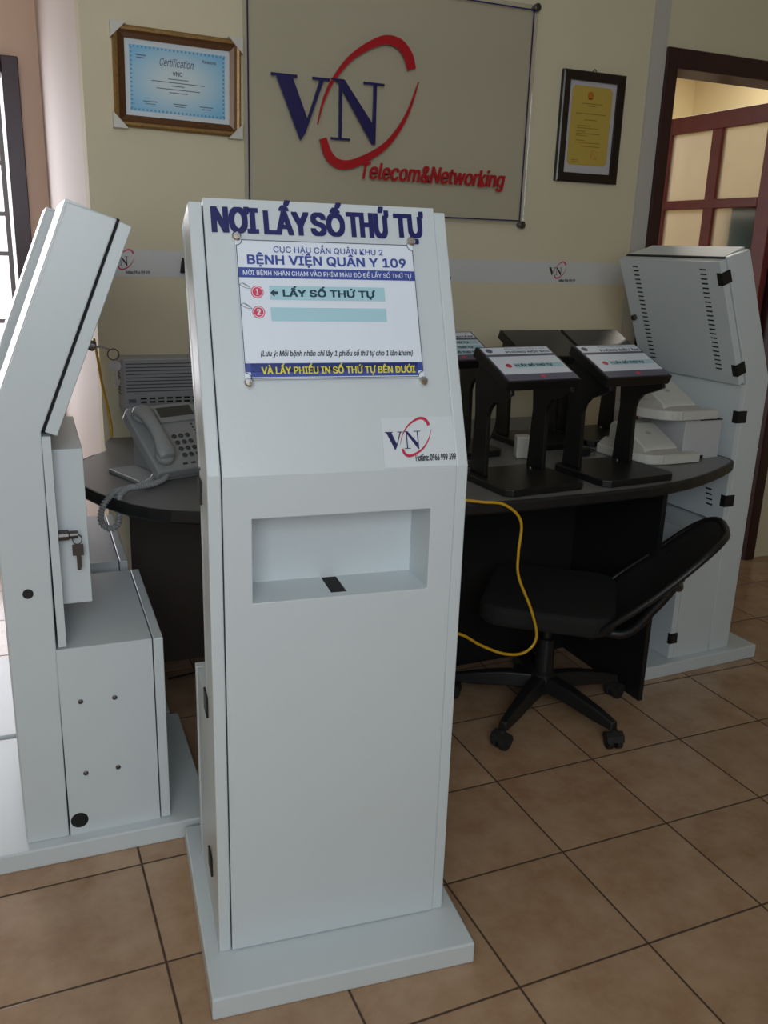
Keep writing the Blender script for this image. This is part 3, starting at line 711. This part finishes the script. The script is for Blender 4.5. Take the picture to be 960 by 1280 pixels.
# shell: superellipse outline, gently dished
def shell(u, t): # u 0..1 radial, t angle
    cx_, sy_ = math.cos(t), math.sin(t)
    ex = math.copysign(abs(cx_)**.62, cx_); ey = math.copysign(abs(sy_)**.62, sy_)
    wx = .205*(1-.10*ey) ; x = u*ex*wx; y = u*ey*.255
    return x, y, -.9*x*x + .35*y*y*0 + .02*math.cos(y*6)
p = MB(); p.X = Xb; NR, NT = 6, 40; vs = [(0,0,.02),(0,0,.028)]; fs = []
for lay in (0,1):
    for i in range(1,NR+1):
        for j in range(NT):
            x,y,z = shell(i/NR, 2*PI*j/NT); vs.append((x,y,z+.008*lay))
def ix(l,i,j): return 2+l*NR*NT+(i-1)*NT+j%NT
for l in (0,1):
    for j in range(NT):
        fs.append((l, ix(l,1,j), ix(l,1,j+1)))
        for i in range(1,NR): fs.append((ix(l,i,j),ix(l,i+1,j),ix(l,i+1,j+1),ix(l,i,j+1)))
for j in range(NT): fs.append((ix(0,NR,j),ix(0,NR,j+1),ix(1,NR,j+1),ix(1,NR,j)))
p.add(vs, fs); bk = p.build('backrest', M_fabric, ch, smooth=True)
p = MB(); p.X = Xb; pts = []
for j in range(NT):
    x,y,z = shell(1.0, 2*PI*j/NT); pts.append((x,y,z+.004))
p.tube(pts, .010, 8, True); p.build('rim', M_black, bk, smooth=True)
p = MB(); p.X = Xb
p.tube(smooth_path([(-.15,.06,.005),(-.10,.055,.035),(0,.05,.045),(.10,.055,.035),(.15,.06,.005)],6), .013, 8); p.build('lumbar_bar', M_black, bk, smooth=True)
Bx = Xb.inverted() @ Vector((Rv.x*.05, Rv.y*.05, .352))
p = MB(); p.X = Xb; p.tube(smooth_path([(0,.06,.045),(0,-.06,.075),(0,-.20,.08),tuple(Bx)],8), [.016]*25, 10); p.build('back_support', M_black, ch, smooth=True)
# ------------------------------------------------------------------ telephone
ph = tag(empty('desk_telephone', (-.765, 1.05, DZ), math.radians(20)), 'grey desk telephone with coiled cord on the left end of the desk', 'telephone')
def tilt(z0, ang): return Matrix.Translation((0,-.115,z0)) @ Matrix.Rotation(math.radians(ang),4,'X')
TX = tilt(.022, 38)
p = MB(); p.X = TX; p.prism([(-.105,0),(.125,0),(.125,.235),(.11,.25),(-.09,.25),(-.105,.235)], -.012, .022); p.build('body', M_phone, ph, 0.006, 3)
p = MB(); p.prism([(-.112,.0),(.10,0),(.12,.15),(.12,.158),(.0,.012),(-.112,.012)][:0] or [(-.125,.002),(.10,.002),(.11,.012),(-.125,.012)], -.10, .12, 'y') if False else None
p = MB(); p.box(-.145,.11,-.085,.10,.0,.012); p.build('foot_plate', M_phone, ph, 0.004)
p = MB(); p.prism([(-.06,.012),(.10,.012),(.10,.14),(.05,.13)], -.06, .08, 'x'); p.build('prop_stand', M_phone, ph, 0.003)
p = MB(); p.X = TX; p.box(-.020,.108,.172,.232,.022,.030); dsp = p.build('display_housing', M_phone, ph, 0.003)
p = MB(); p.X = TX; p.box(-.012,.100,.190,.228,.030,.031); p.build('display', M_lcd, dsp)
# handset lying along the left side
hp = MB(); hp.X = TX
path = [(-.070,.030,.046),(-.070,.05,.052),(-.070,.085,.060),(-.070,.125,.063),(-.070,.165,.060),(-.070,.20,.052),(-.070,.222,.046)]
hw = [.024,.030,.022,.020,.022,.030,.024]; vs = []; NK = 14
for (x,y,z), w in zip(path, hw):
    for k_ in range(NK):
        a = 2*PI*k_/NK; vs.append((x+w*math.cos(a), y, z+(.015)*math.sin(a)))
fs = [(i*NK+k_, i*NK+(k_+1)%NK, (i+1)*NK+(k_+1)%NK, (i+1)*NK+k_) for i in range(6) for k_ in range(NK)]+[tuple(range(NK))[::-1], tuple(6*NK+k_ for k_ in range(NK))]
hp.add(vs, fs); hp.lathe([(.026,.024),(.028,.032),(.026,.044)], 16, (-.070,.045,0)); hp.lathe([(.026,.024),(.028,.032),(.026,.044)], 16, (-.070,.205,0))
hs = hp.build('handset', M_phone, ph, 0.004, 2, True)
for r_ in range(4):
    for c_ in range(3):
        p = MB(); p.X = TX; p.lathe([(.0075,.022),(.0075,.025),(.005,.027),(0,.0272)], 12, (.0+.022*c_, .048+.024*r_, 0)); p.build('key', M_key, ph)
p = MB(); p.X = TX
for i in range(10):
    p.box(.074,.080,.045+.0125*i,.0505+.0125*i,.022,.0235); p.box(.108,.116,.045+.0125*i,.0505+.0125*i,.022,.0235)
for i in range(4): p.box(-.02+.026*i,-.006+.026*i,.015,.021,.022,.0235)
p.build('button_row', M_key, ph)
p = MB(); p.X = TX; p.lathe([(.016,.022),(.016,.026),(.010,.029),(0,.0295)], 18, (.100,.028,0)); p.build('navigation_knob', M_key, ph)
# coiled cord: from the handset over the desk edge and back
inv = (Matrix.Translation((-.765, 1.05, DZ)) @ Matrix.Rotation(math.radians(20),4,'Z')).inverted()
cp = [inv @ Vector(q) for q in ((-.800,.955,.850),(-.797,.915,.815),(-.835,.882,.803),(-.885,.855,.804),(-.940,.825,.806),(-.972,.800,.790),(-.990,.795,.760),(-.990,.792,.728),(-.970,.790,.712),(-.950,.790,.724),(-.944,.790,.762),(-.940,.800,.796),(-.915,.835,.806),(-.875,.868,.803),(-.84,.92,.803),(-.82,.97,.803))]
path = smooth_path(cp, 40); coil = []; up = Vector((0,0,1)); acc = 0.0
for i in range(len(path)):
    t = (path[min(i+1,len(path)-1)]-path[max(i-1,0)]).normalized()
    if i: acc += (path[i]-path[i-1]).length
    up = (up - t*up.dot(t)).normalized(); w_ = t.cross(up)
    a = 2*PI*acc/.0080
    coil.append(path[i] + (up*math.cos(a)+w_*math.sin(a))*.0064)
p = MB(); p.tube(coil, .0031, 5); p.tube(path, .0060, 6); tag(p.build('coiled_cord', M_phone, ph, smooth=True), 'grey coiled handset cord')

# ------------------------------------------------------------------ exchange box on the wall behind the telephone
pb = tag(empty('telephone_exchange', (-.62, 1.6, .895)), 'silver grey telephone exchange box on the wall behind the telephone', 'exchange box')
p = MB(); p.prism([(-.215,-.10),(-.205,-.105),(.21,-.105),(.22,-.10),(.22,-.002),(-.215,-.002)], 0, .178); bx = p.build('enclosure', M_pbx, pb, 0.006, 3)
p = MB()
for i in range(9): p.box(-.20,.21,-.1058,-.1045,.066+.0115*i,.0690+.0115*i)
for i in range(9): p.box(-.2165,-.213,-.085,-.03,.055+.0115*i,.059+.0115*i)
p.build('groove_row', M_key, bx)
p = MB()
for i in range(12):
    for z in (.028,.040): p.box(-.155+.029*i,-.135+.029*i,-.1065,-.104,z,z+.006)
p.build('vent_row', M_dark, bx)
p = MB(); p.box(-.195,-.170,-.1062,-.104,.030,.042); p.build('name_plate', M_grayprint, bx)
p = MB(); p.lathe([(.02,0),(.024,.01),(.024,.03),(.012,.045),(0,.047)], 18, (-.578,1.52,1.0735)); tag(p.build('round_knob', M_rubber, smooth=True), 'black round cap lying on the telephone exchange box', 'cap')

# ------------------------------------------------------------------ things hung on the wall
WX = plane((0,1.6,0),(1,0,0),(0,0,1),(0,-1,0))
# long banner strip with repeated logos
bn = MB(); bn.X = WX; bn.box(-.872, 1.262, 1.333, 1.419, 0, .0008)
ban = tag(bn.build('logo_banner', M_banner), 'long white paper strip with repeated logos stuck along the back wall', 'banner')
for i, x in enumerate((-.842, -.272, .300, .874)):
    p = MB(); p.X = WX; logo(p, x, 1.366, .155, .0008, .0014, 0, 1, -.0001); p.build('logo_print', [M_ink, M_crimson], ban)
    p = MB(); p.X = WX; put_text(p, 'Hotline: 0966 999 399', x+.052, x+.132, 1.341, 1.352, .0013, .015); p.build('hotline_lettering', M_ink, ban, fix=False)
p = MB(); p.tube([(-.600,1.597,1.395),(-.600,1.585,1.393),(-.602,1.582,1.382),(-.604,1.583,1.348)], [.003,.004,.006,.009], 8)
tag(p.build('wall_hook', M_rubber), 'small black wall hook on the paper strip left of the front kiosk', 'hook')

# acrylic company sign
sg = tag(empty('company_sign', (.17, 1.6, 1.94)), 'clear acrylic company sign with navy letters and a red swoosh on the back wall', 'sign')
O_ = Matrix.Translation((-.17, 0, -1.94)) @ plane((0,0,0),(1,0,0),(0,0,1),(0,-1,0))
p = MB(); p.X = O_; p.box(-.385, .725, 1.552, 2.318, .018, .022); pnl = p.build('acrylic_panel', M_glass, sg)
p = MB(); p.X = O_
for bx in ((-.372,-.367,1.566,2.304),(.704,.709,1.566,2.304)): p.box(*bx, .0222, .0236)
for bx in ((-.372,.709,1.566,1.5705),(-.372,.709,2.2995,2.304)): p.box(*bx, .0222, .0236)
p.build('border_line', M_logoblue, sg)
p = MB(); p.X = O_; logo(p, -.293, 1.80, 1.0, .0224, .029, 0, 1, .003); 
p.build('logo_lettering', [M_logoblue, M_red], sg)
p = MB(); p.X = O_; put_text(p, 'Telecom&Networking', .036, .626, 1.669, 1.743, .0285, .013, .22)
tl = p.build('company_lettering', M_red, sg, fix=False); so = tl.modifiers.new('solid','SOLIDIFY'); so.thickness = .006; so.offset = 0
for x, z in ((.716,2.311),(.716,1.553),(-.378,2.311),(-.378,1.553)):
    p = MB(); p.X = O_; p.lathe([(.009,.0),(.009,.018),(.0135,.020),(.0135,.033),(.010,.036),(0,.0365)], 18, (x,z,0)); p.build('standoff_bolt', M_steel, sg)

# gilt certificate
ce = tag(empty('certificate_frame', (-.596, 1.6, 1.94)), 'gilt framed blue certificate with clear corner caps on the back wall', 'framed certificate')
O_ = Matrix.Translation((-.596,0,-1.94)) @ Matrix.Identity(4)
CX = Matrix.Translation((0,0,0)) @ plane((0,0,0),(1,0,0),(0,0,1),(0,-1,0)) @ Matrix.Rotation(math.radians(-.9),4,'Z')
def ring_frame(mb, W0, H0, W1, H1, n0, n1):
    mb.add([(-W0,-H0,n0),(W0,-H0,n0),(W0,H0,n0),(-W0,H0,n0),(-W1,-H1,n1),(W1,-H1,n1),(W1,H1,n1),(-W1,H1,n1)],
           [(0,1,5,4),(1,2,6,5),(2,3,7,6),(3,0,4,7)])
W, H = .203, .147
p = MB(); p.X = CX
ring_frame(p, W, H, W, H, .0, .016); ring_frame(p, W, H, W-.006, H-.006, .016, .022); ring_frame(p, W-.006, H-.006, W-.014, H-.014, .022, .020); ring_frame(p, W-.036, H-.036, W-.036, H-.036, .012, .004)
fo = p.build('frame', M_gold, ce)
p = MB(); p.X = CX; ring_frame(p, W-.014, H-.014, W-.022, H-.022, .020, .016); ring_frame(p, W-.022, H-.022, W-.036, H-.036, .016, .012); p.build('inner_moulding', M_gold2, fo)
p = MB(); p.X = CX; p.box(-W+.034, W-.034, -H+.034, H-.034, .002, .006); co = p.build('certificate', M_certwhite, ce)
p = MB(); p.X = CX; flat(p, -.152, .152, -.096, .096, .0064); p.build('blue_field', M_certblue, co, fix=False)
p = MB(); p.X = CX
for i in range(25):
    x = -.150+.0125*i; flat(p, x-.0022, x+.0022, .088, .094, .0067); flat(p, x-.0022, x+.0022, -.094, -.088, .0067)
for i in range(15):
    y = -.088+.0125*i; flat(p, -.150, -.144, y-.0022, y+.0022, .0067); flat(p, .144, .150, y-.0022, y+.0022, .0067)
p.build('border_print', M_certedge, co, fix=False)
p = MB(); p.X = CX
put_text(p, 'Certification', -.058, .050, .044, .068, .0068, .004, .3); put_text(p, 'VNC', -.018, .014, .018, .031, .0068, .02); put_text(p, 'Panasonic', .078, .124, .066, .076, .0068, .015)
for y, w in ((.008,.032),(-.002,.085),(-.012,.02),(-.022,.070),(-.032,.03)): flat(p, -w, w, y-.0012, y+.0012, .0068)
for x in (-.09,.005,.09): flat(p, x-.022, x+.022, -.066, -.0635, .0068); flat(p, x-.016, x+.016, -.073, -.071, .0068)
flat(p, -.13,-.10,.066,.069,.0068); flat(p, -.13,-.105,.059,.0615,.0068)
p.build('certificate_lettering', M_grayprint, co, fix=False)
for sx in (-1,1):
    for sy in (-1,1):
        p = MB(); p.X = CX; pts = [(sx*(W+.006), sy*(H+.006)), (sx*(W-.042), sy*(H+.006)), (sx*(W+.006), sy*(H-.042))]
        p.prism(pts, .0, .0245); tag(p.build('corner_cap', M_cap, fo, 0.001), 'clear plastic corner cap')

# licence in a dark frame
li = tag(empty('licence_frame', (1.006, 1.6, 1.925)), 'dark framed gold document hanging beside the right doorway', 'framed document')
CX = plane((0,0,0),(1,0,0),(0,0,1),(0,-1,0))
W, H = .145, .200
p = MB(); p.X = CX; ring_frame(p, W, H, W, H, 0, .018); ring_frame(p, W, H, W-.005, H-.005, .018, .021); ring_frame(p, W-.005, H-.005, W-.034, H-.034, .021, .017); ring_frame(p, W-.034, H-.034, W-.034, H-.034, .017, .006)
fo = p.build('frame', M_frame_d, li)
p = MB(); p.X = CX; p.tube([(-.012,H-.001,.008),(0,H+.012,.008),(.008,H+.004,.008)], .002, 6); p.build('hanging_loop', M_steel, fo)
p = MB(); p.X = CX; p.box(-W+.033, W-.033, -H+.033, H-.033, .003, .007); mo = p.build('mount', M_licmat, li)
p = MB(); p.X = CX; c = .012; a, b0, b1 = .094, -.136, .150
p.prism([(-a+c,b0),(a-c,b0),(a,b0+c),(a,b1-c),(a-c,b1),(-a+c,b1),(-a,b1-c),(-a,b0+c)], .007, .0076); do = p.build('document', M_licence, mo)
p = MB(); p.X = CX
for y, x0, x1 in ((.088,-.045,.05),(.080,-.02,.02),(.052,-.07,.07),(.030,-.03,.03),(.008,-.06,.0),(.0,-.06,.04),(-.012,-.062,-.02),(-.020,-.062,.05),(-.028,-.062,-.01),(-.045,-.062,-.02),(-.053,-.062,.055),(-.066,-.04,.055),(-.125,-.075,-.035),(-.118,-.075,-.045)):
    flat(p, x0, x1, y-.0016, y+.0016, .0079)
p.build('document_lettering', M_licink, do, fix=False)
p = MB(); p.X = CX; p.lathe([(0,.0076),(.014,.0076),(.014,.008),(0,.008)], 20, (-.008,.118,0)); p.prism([(-.02,.108),(.004,.108),(.0,.102),(-.016,.102)], .0076,.008); p.build('emblem', M_licred, do)
p = MB(); p.X = CX; ribbon(p, [(.03+.016*math.cos(t_), -.095+.016*math.sin(t_)) for t_ in [2*PI*j/16 for j in range(17)]], [.0016]*17, .0076, .0079, 2); ribbon(p, [(.015,-.11),(.025,-.085),(.035,-.105),(.05,-.115)], [.0015]*4, .0076,.008,4); p.build('seal', M_licred, do)

# ------------------------------------------------------------------ cables and small things
p = MB(); p.tube(smooth_path([(-.905,1.60-.012,1.13),(-.897,1.585,1.06),(-.889,1.583,.98),(-.875,1.581,.90),(-.868,1.578,.84),(-.868,1.57,.796)],6), .0045, 8)
tag(p.build('yellow_cable', M_cable_y, smooth=True), 'yellow cable running down the wall corner beside the left kiosk', 'cable')
p = MB(); p.tube(smooth_path([(-.13,.60,DZ+.005),(-.085,.52,DZ+.005),(-.03,.465,DZ+.006),(.035,.452,DZ-.004),(.088,.447,.735),(.088,.447,.642),(.094,.445,.571),(.143,.44,.463),(.168,.44,.375),(.132,.44,.333),(.064,.44,.339),(-.016,.44,.378),(-.088,.44,.424),(-.17,.45,.44),(-.22,.47,.30),(-.235,.50,.10),(-.235,.56,.012),(-.22,.66,.006)],8), .0042, 8)
tag(p.build('yellow_cable', M_cable_y, smooth=True), 'yellow cable hanging in a loop from the desk front right of the front kiosk', 'cable')
p = MB(); p.tube(smooth_path([(.06,.90,DZ+.005),(.14,.92,DZ+.005),(.20,.885,.83),(.22,.84,.92),(.20,.80,1.02),(.20,.745,1.085)],8), .003, 6)
tag(p.build('black_cable', M_cable_k, smooth=True), 'thin black cord rising to the stand beside the front kiosk', 'cable')
def adapter(loc, sx, sy, sz, m, label):
    t = tag(empty('power_adapter', loc, random.uniform(-.4,.4)), label, 'adapter')
    p = MB(); p.box(-sx,sx,-sy,sy,0,sz); p.build('case', m, t, 0.006, 3)
    p = MB(); p.tube(smooth_path([(sx,0,sz*.4),(sx+.03,.01,.008),(sx+.06,.04,.004),(sx+.05,.09,.004)],6), .0025, 6); p.build('cord', M_cable_k, t)
adapter((.06,.83,DZ), .035,.028,.035, M_ivory, 'white power adapter on the desk just right of the front kiosk')
adapter((.385,.93,DZ), .025,.025,.075, M_ivory, 'white upright power adapter behind the front pair of ticket stands')
adapter((.60,.90,DZ), .028,.022,.030, M_black, 'black power adapter lying behind the front pair of ticket stands')
p = MB(); p.tube(smooth_path([(-.74,1.394,.70),(-.62,1.392,.58),(-.48,1.392,.44),(-.38,1.38,.10),(-.42,1.32,.006),(-.58,1.29,.006),(-.76,1.26,.006)],8), .004, 6)
tag(p.build('black_cable', M_cable_k, smooth=True), 'black cord running down the added shade board under the desk to the floor', 'cable')
